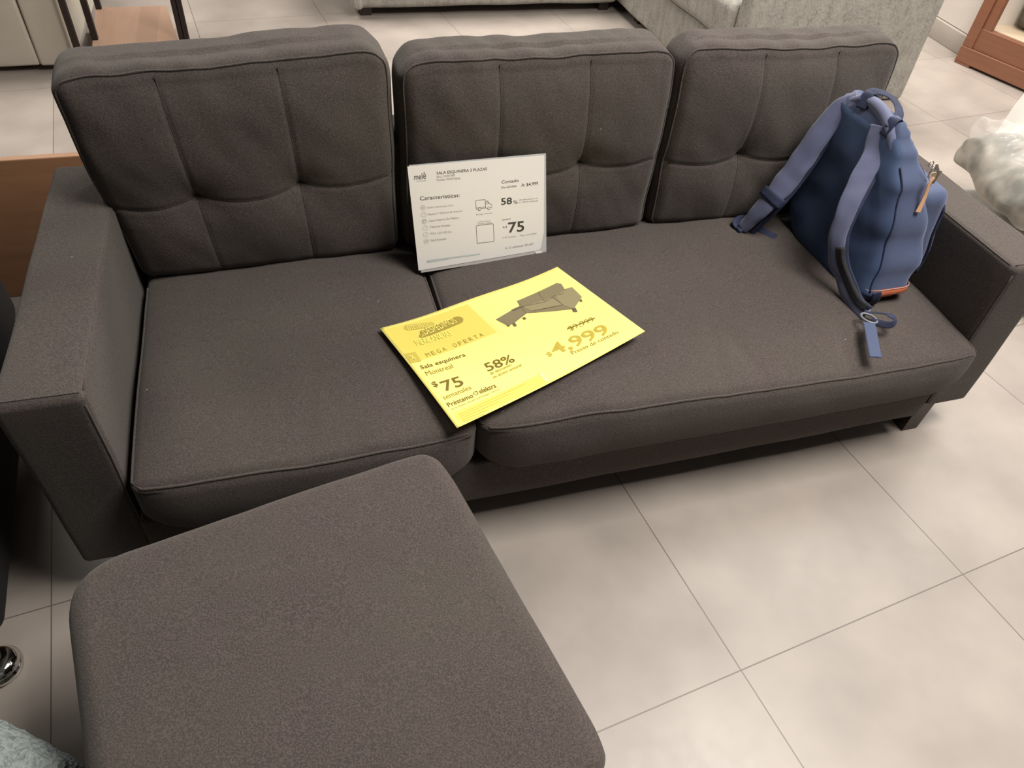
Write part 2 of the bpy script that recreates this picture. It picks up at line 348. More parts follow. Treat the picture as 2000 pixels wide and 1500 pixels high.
# back cushions
def back(x0, x1, ztop, ztilt, y0, th, lean, lines, tz, seed, spread=0, rot=0):
    z0 = .335; w = x1-x0; h = ztop-z0; cx = (x0+x1)/2
    tf = [(l, tz + k) for l, k in lines]
    def fn(p, grooves=True):
        u = (p.x-x0)/w; v = (p.z-z0)/h; d = (p.y-y0)/th; q = p.copy()
        front = max(0, 1-d*1.6)
        q.y -= .028*front*(1-abs(2*u-1)**4)*(1-abs(2*v-.86)**4 if abs(2*v-.86) < 1 else 0)
        if grooves and d < .3:
            for tx, tzz in tf:
                dx = p.x-tx; dz = p.z-tzz
                q.y += .012*math.exp(-(dx*dx+dz*dz)/(2*.034**2)) + .009*math.exp(-(dx*dx+dz*dz)/(2*.009**2))
                amp = 1 if dz > 0 else .6
                q.y += .003*amp*math.exp(-(dx/.005)**2)*min(1, max(0, (.97-v)*12)) + .003*amp*math.exp(-(dx/.03)**2)
            hz = hline(p.x)
            q.y += .003*math.exp(-((p.z-hz)/.005)**2)*min(1, 12*u*(1-u)*2) + .003*math.exp(-((p.z-hz)/.03)**2)
        # soft wrinkles
        q.y += nz(p, 6, .007, seed)*front + nz(Vector((p.x*1.0+p.z*.6, p.y, p.z*.5-p.x*.3)), 20, .0022, seed)*front
        if v > .85: q.z += (nz(Vector((p.x*2.0+p.y*.8, p.y*.6, 0)), 10, .0045, seed+4) + nz(Vector((p.x, p.y, 0)), 5, .006, seed+2))*(v-.85)*6
        q.x -= spread*(1-u)*(v-.12)*(1.15 if v > .3 else 1)
        q.x += nz(p, 6, .008, seed+7)*abs(2*u-1)**3
        q.z += ztilt*(u-.5)*v
        for e_ in (0, 1):
            k_ = max(0, 1-abs(u-e_)*w/.07)*max(0, (v-.82)/.18); q.z -= .022*k_*k_*(1.4 if e_ else 1); q.x += (-1 if e_ else 1)*.012*k_*k_
        # belly between seams along the top
        q.z -= .008*math.sin(PI*u)*max(0, v-.8)*5*(1 if d < .4 else .2)
        q.y += lean*v*v
        q.z = max(q.z, .3)
        if rot:
            dx, dy = q.x-cx, q.y-(y0+th/2); q.x = cx+dx*math.cos(rot)-dy*math.sin(rot); q.y = y0+th/2+dx*math.sin(rot)+dy*math.cos(rot)
        return q
    def hline(x):
        # seam sags between the tufts and rises slightly to the edges
        xs = [x0] + [t[0] for t in tf] + [x1]; zs = [tz-.006] + [t[1] for t in tf] + [tz+.004]
        for a, b, za, zb in zip(xs, xs[1:], zs, zs[1:]):
            if x <= b+1e-6:
                t = (x-a)/(b-a); return za+(zb-za)*t - .012*math.sin(PI*t)
        return zs[-1]
    V, F = rbox((x0, y0, z0), (x1, y0+th, ztop), .034, (int(w/.0042), 10, int(h/.0045)), 6, fn)
    c = link_mesh('back_cushion', V, F, FAB, sofa)
    # seams as dark thread lying in the grooves
    parts = []
    for tx, tzz in tf:
        parts.append(tube([fn(Vector((tx, y0, z)))+Vector((0, .0001, 0)) for z in [z0+.03+(ztop-.012-z0-.03)*i/70 for i in range(71)] if z < ztop-.012], .0009, 5))
    parts.append(tube([fn(Vector((x, y0, hline(x))))+Vector((0, -.0002, 0)) for x in [x0+.02+(w-.04)*i/90 for i in range(91)]], .0009, 5))
    link_mesh('seam', *merge(parts), THREAD, c)
    # welt around the front outline
    e = .01; R = .034; out = []
    def corner(cx_, cz_, a0, a1):
        for i in range(7):
            a = a0+(a1-a0)*i/6; out.append(Vector((cx_+math.cos(a)*(R-e), y0+e, cz_+math.sin(a)*(R-e))))
    corner(x0+R, z0+R, 1.5*PI, PI)
    for i in range(1, 30): out.append(Vector((x0+e, y0+e, z0+R+(h-2*R)*i/30)))
    corner(x0+R, ztop-R, PI, .5*PI)
    for i in range(1, 40): out.append(Vector((x0+R+(w-2*R)*i/40, y0+e, ztop-e)))
    corner(x1-R, ztop-R, .5*PI, 0)
    for i in range(1, 30): out.append(Vector((x1-e, y0+e, ztop-R-(h-2*R)*i/30)))
    corner(x1-R, z0+R, 0, -.5*PI)
    link_mesh('piping', *tube([fn(p)+Vector((0, -.0015, .0005)) for p in out], .0021, 6), FAB, c)
    link_mesh('seam', *tube([fn(p)+Vector((0, -.0022, -.0020)) for p in out], .0009, 6), THREAD, c)
    return fn
back(.130, .710, .80, .030, .548, .15, .012, [(.305, -.002), (.507, .002)], .535, 11, .055, math.radians(1.5))
back(.720, 1.348, .795, .010, .545, .125, .008, [(.932, .0), (1.135, .004)], .537, 21)
back(1.352, 1.945, .795, -.006, .545, .12, .006, [(1.56, .0), (1.76, -.004)], .53, 31)

# ------------------------------------------------------------ ottoman
OT = math.radians(11.3957)
ott = thing('ottoman', 'square dark grey fabric ottoman standing in front of the long sofa', 'ottoman', (.42, -.42, 0))
piv = (.091, -.2226, 0)
def ofn(p):
    u = (p.x-.091)/.579; v = (-.2226-p.y)/.6; q = p.copy(); w = (p.z-.1)/.31
    q.z += .012*(1-abs(2*u-1)**3)*(1-abs(2*v-1)**3)*w
    # corners pulled in
    for cx_, cy_, k in ((.091, -.2226, .022), (.67, -.2226, .012), (.67, -.8226, .02), (.091, -.8226, .02)):
        d = math.hypot(p.x-cx_, p.y-cy_)
        if d < .09:
            f = (1-d/.09)**2*k*.9; q.x += f*(1 if cx_ < .3 else -1); q.y += f*(-1 if cy_ > -.5 else 1)
    if w > .8: q.z += nz(p, 5, .005, 4)+nz(p, 18, .0015, 2)
    return q
V, F = rbox((.085, -.8126, .09), (.668, -.2206, .4127), .034, (46, 46, 8), 6, ofn, rot=OT, piv=piv)
link_mesh('cushioned_body', V, F, FAB, ott)
for a, b in ((.15, -.28), (.61, -.28), (.15, -.75), (.61, -.75)):
    M = Matrix.Rotation(OT, 3, 'Z'); q = M @ (Vector((a, b, 0))-Vector(piv)) + Vector(piv); leg(q.x, q.y, .1, ott)

# ------------------------------------------------------------ printed text
def text_geo(s, w, h, bold=0.0, sx_min=None):
    cu = bpy.data.curves.new('t', 'FONT'); cu.body = s; cu.size = 1; cu.offset = bold; cu.resolution_u = 3
    ob = bpy.data.objects.new('t', cu); COL.objects.link(ob); bpy.context.view_layer.update()
    me = bpy.data.meshes.new_from_object(ob.evaluated_get(bpy.context.evaluated_depsgraph_get()))
    V = [v.co.copy() for v in me.vertices]; F = [tuple(p.vertices) for p in me.polygons]
    bpy.data.objects.remove(ob); bpy.data.meshes.remove(me); bpy.data.curves.remove(cu)
    x0 = min(v.x for v in V); x1 = max(v.x for v in V)
    return [Vector(((v.x-x0)*w/(x1-x0), v.y*h/.73, 0)) for v in V], F
def fine_tris(V, F, lim):
    bm = bmesh.new(); vs = [bm.verts.new(v) for v in V]
    for f in F:
        try: bm.faces.new([vs[i] for i in f])
        except ValueError: pass
    bmesh.ops.triangulate(bm, faces=bm.faces[:])
    for _ in range(4):
        ed = [e for e in bm.edges if e.calc_length() > lim]
        if not ed: break
        bmesh.ops.subdivide_edges(bm, edges=ed, cuts=1); bmesh.ops.triangulate(bm, faces=[f for f in bm.faces if len(f.verts) > 3])
    bm.verts.index_update(); r = [v.co.copy() for v in bm.verts], [tuple(v.index for v in f.verts) for f in bm.faces]; bm.free(); return r
def place_text(s, u, v, w, h, deg, mp, layer, bold=0.0, spaced=False, shear=0):
    a = math.radians(deg); c, sn = math.cos(a), math.sin(a); out = []
    if spaced:
        n = len(s); parts = []
        for i, ch in enumerate(s):
            if ch == ' ': continue
            g, f = text_geo(ch, w/n*.62, h, bold); parts.append(([q+Vector((w*i/n, 0, 0)) for q in g], f))
        V, F = merge(parts)
    else: V, F = text_geo(s, w, h, bold)
    if h > .009 and layer > 1.5: V, F = fine_tris(V, F, .006)
    return [mp(u+q.x*c-q.y*sn, v+q.x*sn+q.y*c, layer) for q in V], F
def quad_grid(Q, mp, layer, n=10):
    V = []; F = []; Q = [Vector(q) for q in Q]
    for i in range(n+1):
        for j in range(n+1):
            a, b = i/n, j/n; p = Q[0]*(1-a)*(1-b)+Q[1]*a*(1-b)+Q[2]*a*b+Q[3]*(1-a)*b; V.append(mp(p.x, p.y, layer))
    for i in range(n):
        for j in range(n): F.append((i*(n+1)+j, (i+1)*(n+1)+j, (i+1)*(n+1)+j+1, i*(n+1)+j+1))
    return V, F
def poly(Q, mp, layer, cuts=4):
    bm = bmesh.new(); f = bm.faces.new([bm.verts.new((q[0], q[1], 0)) for q in Q])
    bmesh.ops.triangulate(bm, faces=[f])
    for _ in range(cuts):
        ed = [e for e in bm.edges if e.calc_length() > .02]
        if not ed: break
        bmesh.ops.subdivide_edges(bm, edges=ed, cuts=1); bmesh.ops.triangulate(bm, faces=bm.faces[:])
    bm.verts.index_update(); V = [mp(v.co.x, v.co.y, layer) for v in bm.verts]; F = [tuple(v.index for v in f.verts) for f in bm.faces]; bm.free()
    return V, F
def pill(A, B, r, mp, layer):
    A, B = Vector(A), Vector(B); d = (B-A).normalized(); a0 = math.atan2(d.y, d.x); pts = []
    for i in range(13): a = a0+PI/2+PI*i/12; pts.append((A.x+math.cos(a)*r, A.y+math.sin(a)*r))
    for i in range(13): a = a0-PI/2+PI*i/12; pts.append((B.x+math.cos(a)*r, B.y+math.sin(a)*r))
    n = len(pts); L_ = [((A-B).length*i/8) for i in range(9)]; dd = d; s = Vector((-d.y, d.x)); V = []; F = []
    ts = [-r + r*(1-math.cos(PI/2*i/5)) for i in range(6)] + L_[1:] + [(A-B).length + r*math.sin(PI/2*i/5) for i in range(1, 6)]
    for t in ts:
        e = -t if t < 0 else max(0, t-(A-B).length); hh = math.sqrt(max(1e-9, r*r-e*e)); c = A+dd*t
        for k in (-1, -.33, .33, 1): q = c+s*hh*k; V.append(mp(q.x, q.y, layer))
    for i in range(len(ts)-1):
        for k in range(3): F.append((4*i+k, 4*i+k+1, 4*i+k+5, 4*i+k+4))
    return V, F
def stroke(P, w, mp, layer, close=False):
    P = [Vector(p) for p in P]; V = []; F = []; n = len(P)
    for i, p in enumerate(P):
        t = (P[(i+1) % n]-P[i-1]) if close else (P[min(i+1, n-1)]-P[max(i-1, 0)]); t.normalize(); s = Vector((-t.y, t.x))*w/2
        V += [mp(*(p+s), layer), mp(*(p-s), layer)]
    for i in range(n if close else n-1): j = (i+1) % n; F.append((2*i, 2*i+1, 2*j+1, 2*j))
    return V, F
def circ(x, y, r, n=20, a0=0, a1=2*PI): return [(x+r*math.cos(a0+(a1-a0)*i/n), y+r*math.sin(a0+(a1-a0)*i/n)) for i in range(n)]

# yellow poster ------------------------------------------------
YW, YH = .455, .318
TL, TR, BR, BL = map(Vector, ((.614, .244, .372), (1.044, .375, .376), (1.145, .105, .392), (.706, -.056, .372)))
def sag(u): return .008*math.sin(PI*min(max(u/YW, 0), 1))
def YM(u, v, layer=0):
    a, b = u/YW, v/YH
    p = BL*(1-a)*(1-b)+BR*a*(1-b)+TR*a*b+TL*(1-a)*b
    p = p + Vector((0, 0, -.0085*math.sin(PI*min(max(a, 0), 1)) + .004*math.sin(PI*b)*(1-a) - .004*math.sin(3*PI*min(max(a, 0), 1))*b*.6))
    nrm = (BR-BL).cross(TL-BL).normalized()
    return p + nrm*(.0004*layer)
def grid_sheet(mp, w, h, nx, ny, outline=None):
    V = [mp(w*i/nx, h*j/ny, 0) for i in range(nx+1) for j in range(ny+1)]
    F = [(i*(ny+1)+j, (i+1)*(ny+1)+j, (i+1)*(ny+1)+j+1, i*(ny+1)+j+1) for i in range(nx) for j in range(ny)]
    return V, F
def thicken(V, F, d):
    n = len(V); edges = {}
    for f in F:
        for a, b in zip(f, f[1:]+f[:1]): edges[(a, b)] = edges.get((a, b), 0)+1
    F2 = list(F) + [tuple(i+n for i in reversed(f)) for f in F]
    for (a, b) in list(edges):
        if (b, a) not in edges: F2.append((b, a, a+n, b+n))
    return list(V) + [Vector(v)+d for v in V], F2
poster = thing('price_poster', 'yellow paper price poster lying across the two seat cushions', 'poster', (.88, .17, .36))
V, F = grid_sheet(YM, YW, YH, 44, 30); V, F = thicken(V, F, Vector((0, 0, -.0004)))
link_mesh('paper_sheet', V, F, YEL, poster)
YT=[
 ('Sala esquinera',0.0151,0.1635,0.097,0.0143,-7.5),
 ('Montreal',0.0158,0.1419,0.0574,0.014,-7.1),
 ('$',0.0121,0.1084,0.0104,0.0151,-4.9),
 ('75',0.0255,0.0882,0.042,0.0335,-7.9),
 ('semanales',0.0137,0.0703,0.0599,0.0121,-4.4),
 ('Préstamo',0.0117,0.05,0.0539,0.0116,-4.7),
 ('elektra',0.0811,0.0454,0.0361,0.0129,-4.6),
 ('es la mejor opción para pagar menos',0.0134,0.0408,0.1047,0.0056,-3.7),
 ('58%',0.1259,0.0882,0.0625,0.0289,-6.1),
 ('de descuento',0.1258,0.0766,0.0491,0.0082,-2.0),
 ('en abono semanal',0.1248,0.0652,0.0662,0.0081,-1.7),
 ('$9,999',0.3365,0.0973,0.0615,0.0161,-2.4),
 ('$',0.2504,0.055,0.011,0.0133,-4.2),
 ('4,999',0.2649,0.0518,0.136,0.0407,-3.9),
 ('Precio de contado',0.2948,0.0312,0.1166,0.0115,-0.9),
 ('MEGA OFERTA',0.0428,0.1891,0.1381,0.0125,-2.4),
 ('%',0.0091,0.1959,0.0099,0.0154,-11.1),
 ('ESTE VERANO',0.0493,0.2845,0.049,0.0145,-16.5),
 ('DESPEDIMOS',0.0737,0.2511,0.0782,0.0212,0.4),
 ('LAS',0.0635,0.2487,0.0094,0.0081,4.9),
 ('MERCANCÍAS',0.0422,0.2289,0.08,0.0194,-6.1),
]
YP={
 'header':[(0.0029, 0.3102), (0.2032, 0.2966), (0.2052, 0.1784), (0.0059, 0.1886)],
 'pct':[(0.006, 0.2199), (0.0287, 0.2152), (0.0266, 0.1848), (0.0049, 0.1889)],
 'pill1':[(0.0491, 0.2987), (0.1062, 0.279), (0.1042, 0.2688), (0.0456, 0.2843)],
 'pill2':[(0.0761, 0.2705), (0.1629, 0.2683), (0.1568, 0.2484), (0.0713, 0.2462)],
 'strike':[(0.3339, 0.1068), (0.4032, 0.1031), (0.4023, 0.1006), (0.3325, 0.1042)],
 'fine':[(0.012, 0.0308), (0.2061, 0.0235), (0.2042, -0.0057), (0.0088, 0.0103)],
 'crease':[(0.2039, 0.0251), (0.2117, 0.0196), (0.2052, -0.0087), (0.2019, -0.0086)],
 'sofaall':[(0.3026, 0.251), (0.4159, 0.2627), (0.4217, 0.2531), (0.4154, 0.2313), (0.4325, 0.2278), (0.4274, 0.1831), (0.3869, 0.1564), (0.2951, 0.2002), (0.2498, 0.1837), (0.2356, 0.1842), (0.226, 0.2164), (0.2736, 0.227), (0.2968, 0.2301)],
 'back1':[(0.3025, 0.2497), (0.3609, 0.2552), (0.3512, 0.2142), (0.3018, 0.2262)],
 'back2':[(0.3609, 0.2552), (0.4165, 0.2624), (0.4192, 0.2473), (0.4026, 0.218), (0.352, 0.2137)],
 'arm':[(0.3807, 0.2228), (0.4325, 0.2278), (0.4274, 0.1831), (0.3869, 0.1564), (0.3768, 0.1829)],
 'seat':[(0.3012, 0.2253), (0.3754, 0.2214), (0.3768, 0.1829), (0.3091, 0.2006)],
 'chaise':[(0.2278, 0.2164), (0.2954, 0.2225), (0.2938, 0.201), (0.2397, 0.1904)],
 'leg1':[(0.3835, 0.1599), (0.3925, 0.158), (0.3869, 0.1421), (0.3792, 0.1471)],
 'leg2':[(0.4164, 0.1763), (0.4219, 0.1776), (0.4172, 0.1669), (0.4129, 0.171)],
 'leg3':[(0.2773, 0.1912), (0.283, 0.1911), (0.283, 0.1831), (0.276, 0.1828)],
 'leg4':[(0.2473, 0.1854), (0.2546, 0.1854), (0.2516, 0.173), (0.2455, 0.1747)],
 'arm2':[(0.2722, 0.2279), (0.2951, 0.2305), (0.3072, 0.2227), (0.2754, 0.2213)],
 'leg5':[(0.2345, 0.1879), (0.24, 0.1854), (0.2393, 0.18), (0.234, 0.1818)],
 'logo':[(0.0741, 0.0521)],
}

def fixu(q): return (q[0], q[1]+sag(q[0]))
TGT = [poster]
def add(mat, vf, name='print'): return link_mesh(name, vf[0], vf[1], mat, TGT[0], smooth=False)
q = [fixu(k) for k in YP['header']]; q[0] = (.004, .311)
add(TINT, quad_grid(q, YM, 1, 16), 'header_panel')
add(TINT2, quad_grid([fixu(k) for k in YP['pct']], YM, 2, 3), 'header_panel')
add(TINT2, pill((.054, .2925+.003), (.099, .276+.006), .0098, YM, 2), 'logo_badge')
add(TINT3, pill((.078, .2585+.004), (.156, .2590+.007), .0125, YM, 3), 'logo_badge')
add(TINT3, pill((.0655, .2535+.003), (.0725, .2535+.003), .0062, YM, 2.5), 'logo_badge')
add(TINT, quad_grid([fixu(k) for k in ((.012, .0335), (.206, .0235), (.204, -.004), (.009, .006))], YM, 1, 12), 'fine_print_band')
for s, u, v, w_, h_, dg in YT:
    um = u+w_/2; v2 = v+sag(u); dg2 = dg + math.degrees(math.atan((sag(u+w_)-sag(u))/max(w_, 1e-4)))
    big = s in ('75', '58%', '4,999'); m = INK; lay = 2; bold = .012; sp = False
    if s in ('Montreal', 'semanales', 'de descuento', 'en abono semanal', 'es la mejor opción para pagar menos', '$9,999', 'Precio de contado'): m = INK2; bold = 0
    if s == '75' or (s == '$' and u < .1): m = INK; bold = .014
    if s == '58%': bold = .012
    if s == '4,999' or (s == '$' and u > .2): m = INK3; bold = .014
    if s == 'MEGA OFERTA': sp = True; m = INK2; bold = 0
    if s in ('%', 'ESTE VERANO', 'DESPEDIMOS', 'LAS', 'MERCANCÍAS'): m = YTX; lay = 5; bold = 0
    k = .8 if any(c in s for c in 'pqjg') else 1
    if s in ('75', '58%', '4,999'): k = .85
    add(m, place_text(s, u, v2, w_, h_*k, dg2, YM, lay, bold, sp), 'printed_text')
add(INK, quad_grid([fixu(k) for k in YP['strike']], YM, 3, 4), 'printed_text')
add(SOP, poly([fixu(k) for k in YP['sofaall']], YM, 1.5), 'printed_sofa_picture')
for k, m in (('back1', SOP), ('back2', SOP), ('arm', SOP3), ('seat', SOP3), ('chaise', SOP), ('arm2', SOP2), ('leg1', SOP2), ('leg2', SOP2), ('leg3', SOP2), ('leg4', SOP2), ('leg5', SOP2)):
    add(m, poly([fixu(q) for q in YP[k]], YM, 2.2), 'printed_sofa_picture')
for a, b in (((.3609, .2552), (.3512, .2142)), ((.3018, .2262), (.3512, .2142)), ((.3512, .2142), (.3807, .2228)), ((.3768, .1829), (.3754, .2214)), ((.3091, .2006), (.3768, .1829)), ((.3807, .2228), (.4026, .2180)), ((.2954, .2225), (.2938, .201))):
    add(SOP2, stroke([fixu(a), fixu(b)], .0011, YM, 3), 'printed_sofa_picture')
lx, ly = fixu((.0741, .0521))
for k in range(3):
    a0 = k*2*PI/3
    add(INK, stroke([(lx+.0045*math.cos(a0+t*.35), ly+.0045*math.sin(a0+t*.35)) for t in range(5)] + [(lx+.0018*math.cos(a0+1.9), ly+.0018*math.sin(a0+1.9))], .0014, YM, 2), 'printed_logo')
for i, (a, b) in enumerate(((.018, .17), (.018, .13), (.018, .10), (.018, .07), (.018, .06))):
    vv = .024 - i*.0048
    add(INK3, stroke([fixu((a+(b-a)*t/10, vv-.006*t/10)) for t in range(11)], .0008, YM, 2), 'fine_print')
PN = YM(.2, .15, 1)-YM(.2, .15, 0)
# tape strips and fold where the two sheets meet
TAPE, _, _ = base_mat('clear_tape', (1, .95, .6, 1), .25, **{'Alpha': .35})
link_mesh('tape_strip', *quad_grid([(.205, .026+.006), (.214, .023+.006), (.209, .001+.007), (.203, .001+.007)], YM, 5, 4), TAPE, poster)
link_mesh('fold_line', *stroke([fixu((.207+.001*math.sin(t*9), .03*t/8)) for t in range(9)], .0006, YM, 1.6), INK3, poster)
link_mesh('fold_line', *merge([stroke([fixu((.209+.002*t/8, .17+.05*t/8)) for t in range(9)], .0004, YM, 1.6)]), TINT2, poster)

# white product sign ------------------------------------------
SW, SH = .306, .24
sB0, sB1 = Vector((.733, .441, .3585)), Vector((1.042, .452, .3585)); sT0 = Vector((.7235, .498, .588)); sT1 = sT0 + sB1 - sB0
snrm = (sB1-sB0).cross(sT0-sB0).normalized()
def SM(u, v, layer=0):
    a, b = u/SW, v/SH
    p = sB0*(1-a)*(1-b)+sB1*a*(1-b)+sT1*a*b+sT0*(1-a)*b
    return p + snrm*(.0004*layer)
sign = thing('product_sign', 'white product information sign in clear holder leaning on the middle back cushion', 'sign', (.888, .45, .3585))
V, F = quad_grid([(.005, -.006), (SW+.0035, .0005), (SW+.0045, SH+.0005), (.004, SH+.002)], SM, -3, 2)
V, F = thicken(V, F, -snrm*.0025); link_mesh('acrylic_panel', V, F, ACR, sign, smooth=False)['label'] = 'clear acrylic sheet'
V, F = quad_grid([(.006, -.0065), (.30, .001), (.304, .01), (.004, .02)], SM, -1.8, 4); V, F = thicken(V, F, -snrm*.0006)
link_mesh('backing_sheet', V, F, noise_mat('grey_backing_paper', srgb(196, 192, 188), srgb(188, 184, 180), 5, 2, .6), sign, smooth=False)
def pap(Q, mp, layer):
    return poly(Q, mp, layer)
V, F = poly([(0, .0), (.15, .006), (.285, .0115), (.293, .0135), (.2965, .022), (.2985, .036), (.3028, .0547), (SW, SH-.003), (.15, SH-.001), (0, SH)], SM, 0)
V, F = thicken(V, F, -snrm*.0006); link_mesh('paper_insert', V, F, WPAP, sign, smooth=False)
V, F = poly([(.279, .009), (.288, .0115), (.296, .0085), (.299, .002), (.290, -.0005), (.284, .003)], SM, .5); V, F = thicken(V, F, -snrm*.0004)
link_mesh('torn_tape', V, F, PLW, sign, smooth=False)
ST=[
 ('melē',0.0121,0.2104,0.0258,0.0137,0.4,1),
 ('SALA ESQUINERA 3 PLAZAS',0.061,0.2175,0.1118,0.0065,-0.6,1),
 ('SKU: 31001589',0.0603,0.2098,0.0407,0.005,0.1,0),
 ('Modelo: MONTREAL',0.0599,0.2033,0.0529,0.005,-1.3,0),
 ('Contado',0.2048,0.1832,0.0401,0.0071,-0.3,1),
 ('De: $9,999',0.2042,0.1716,0.0348,0.0051,-0.2,0),
 ('A: $4,999',0.2505,0.1713,0.0399,0.0076,0.3,1),
 ('Características:',0.0196,0.1641,0.0885,0.009,-0.9,1),
 ('Estilo Contempo Gris',0.0342,0.1445,0.0573,0.0045,-0.9,0),
 ('Espuma Y Delcron En Interior',0.0341,0.129,0.0773,0.0052,-0.6,0),
 ('Casco Interno De Madera',0.0343,0.1133,0.0681,0.0051,-0.1,0),
 ('Taburete Movible',0.0354,0.0989,0.0456,0.0051,-1.6,0),
 ('194 X 122 X 85 Cm',0.0346,0.0831,0.0481,0.0049,-1.3,0),
 ('Fácil Armado',0.0345,0.0667,0.0354,0.0057,-0.3,0),
 ('Entrega y Armado',0.1426,0.1162,0.0372,0.0036,0.3,0),
 ('Solicita aquí tu',0.1468,0.0987,0.0281,0.0037,-0.2,0),
 ('Préstamo Elektra',0.145,0.0941,0.0329,0.0034,-1.0,0),
 ('58',0.2017,0.1339,0.0256,0.016,-0.4,2),
 ('%',0.2305,0.1333,0.0103,0.0078,-0.6,1),
 ('de descuento en',0.2447,0.1395,0.0444,0.0038,-1.0,0),
 ('tu abono semanal',0.2436,0.134,0.0461,0.0038,-1.4,0),
 ('De $179',0.2027,0.0969,0.0197,0.0037,-0.6,0),
 ('A: $',0.2029,0.078,0.0104,0.0047,2.2,1),
 ('75',0.216,0.0655,0.0388,0.0257,-0.6,2),
 ('A 101 semanas',0.201,0.0531,0.0333,0.0038,-0.3,0),
 ('Pago inicial $800',0.2444,0.0536,0.0403,0.004,0.1,0),
 ('A 13 semanas: $5,607',0.2064,0.0253,0.0715,0.0056,2.0,0),
]

TGT[0] = sign
for s, u, v, w_, h_, dg, st in ST:
    m = (GINK2, GINK, GINK3)[st]; bold = (0.0, .002, .016)[st]
    k = .85 if any(c in s for c in 'pqjg') else 1
    add(m, place_text(s, u, v, w_, h_*k, dg, SM, 1, bold), 'printed_text')
SP = dict(icons=[(0.0243, 0.1469), (0.0244, 0.1312), (0.0245, 0.1154), (0.0246, 0.0998), (0.0244, 0.0846), (0.0243, 0.0688)])
for i, (x, y) in enumerate(SP['icons']):
    add(GINK2, stroke(circ(x, y, .0056), .0005, SM, 1, True), 'printed_icon')
    if i in (0, 5): 
        add(GINK2, stroke([(x-.003, y-.002), (x-.003, y+.002), (x+.003, y+.002), (x+.003, y-.002)], .0005, SM, 1, True), 'printed_icon')
        add(GINK2, stroke([(x-.003, y), (x+.003, y)], .0005, SM, 1), 'printed_icon')
    elif i == 2:
        add(GINK, stroke([(x-.003, y-.003), (x-.003, y+.003), (x+.003, y+.003), (x+.001, y-.002)], .0008, SM, 1, True), 'printed_icon')
    elif i == 1: add(GINK2, stroke(circ(x, y-.001, .003, 10, 0, PI), .0005, SM, 1), 'printed_icon')
    else: add(GINK2, stroke([(x-.002, y), (x, y-.002), (x+.003, y+.003)], .0005, SM, 1), 'printed_icon')
def rrect(x0, y0, x1, y1, r):
    P = []
    for cx_, cy_, a in ((x1-r, y1-r, 0), (x0+r, y1-r, PI/2), (x0+r, y0+r, PI), (x1-r, y0+r, 1.5*PI)):
        P += [(cx_+r*math.cos(a+PI/2*i/4), cy_+r*math.sin(a+PI/2*i/4)) for i in range(5)]
    return P
add(GINK, stroke(rrect(.1407, .0485, .1813, .0917, .0022), .0009, SM, 1, True), 'printed_box')
add(GINK, stroke(rrect(.1433, .1305, .1652, .1505, .001), .0008, SM, 1, True), 'printed_truck_body')
add(GINK, stroke([(.1652, .1471), (.1702, .1471), (.1751, .1397), (.1799, .137), (.1799, .1305), (.1652, .1300)], .0008, SM, 1, True), 'printed_truck_cab')
add(GINK, stroke([(.1668, .1450), (.1695, .1450), (.1728, .1400), (.1668, .1400)], .0006, SM, 1, True), 'printed_truck_window')
add(GINK, stroke([(.1433, .1335), (.1652, .1335)], .0006, SM, 1), 'printed_truck_line')
for x in (.1512, .1730):
    add(WPAP, poly(circ(x, .1296, .0031), SM, 1.6), 'printed_truck_wheel'); add(GINK, stroke(circ(x, .1296, .003), .0008, SM, 2, True), 'printed_truck_wheel')
for a, b in (((.2037, .1737), (.2397, .1729)), ((.2025, .0978), (.2225, .0978)), ((.0158, .207), (.0375, .2067))): add(GINK2, stroke([a, b], .0006, SM, 1.5), 'printed_text')
for k, (x1) in enumerate((.146, .146, .072)):
    add(TEAL, stroke([(.0207, .0222-k*.0024), (x1, (.0228-k*.0018))], .0019, SM, 1), 'fine_print')

# ------------------------------------------------------------ backpack
bag = thing('backpack', 'navy blue canvas backpack slumped on the right end of the sofa', 'backpack', (1.79, .28, .35))
tab_c = interp([(.345, .290), (.42, .322), (.5, .342), (.6, .355), (.66, .368), (.70, .372), (.73, .372)])
tab_h = interp([(.345, .150), (.37, .172), (.42, .182), (.5, .174), (.6, .152), (.66, .125), (.70, .102), (.715, .085)])
tab_b = interp([(.345, 1.716), (.37, 1.708), (.5, 1.719), (.6, 1.728), (.68, 1.735), (.705, 1.742), (.718, 1.752)])
tab_f = interp([(.345, 1.835), (.37, 1.862), (.44, 1.885), (.52, 1.872), (.6, 1.842), (.66, 1.812), (.70, 1.790), (.718, 1.775)])
def bag_pt(z, th, off=0):
    c, hw, xb, xf = tab_c(z), tab_h(z)+off, tab_b(z)-off, tab_f(z)+off
    xm, hd = (xb+xf)/2, (xf-xb)/2; e = .42
    cs, sn = math.cos(th), math.sin(th)
    x = xm+hd*math.copysign(abs(cs)**e, cs); y = c+hw*math.copysign(abs(sn)**(e+.08), sn)
    k = nz((x, y, z*.6), 6, .006, 3)+nz((x*.7, y+z*.5, z*1.2), 15, .0035, 6)
    return Vector((x+k*cs, y+k*sn, z + (.012*(1-(z-.345)/.37) if y < c else 0)*abs(sn)))
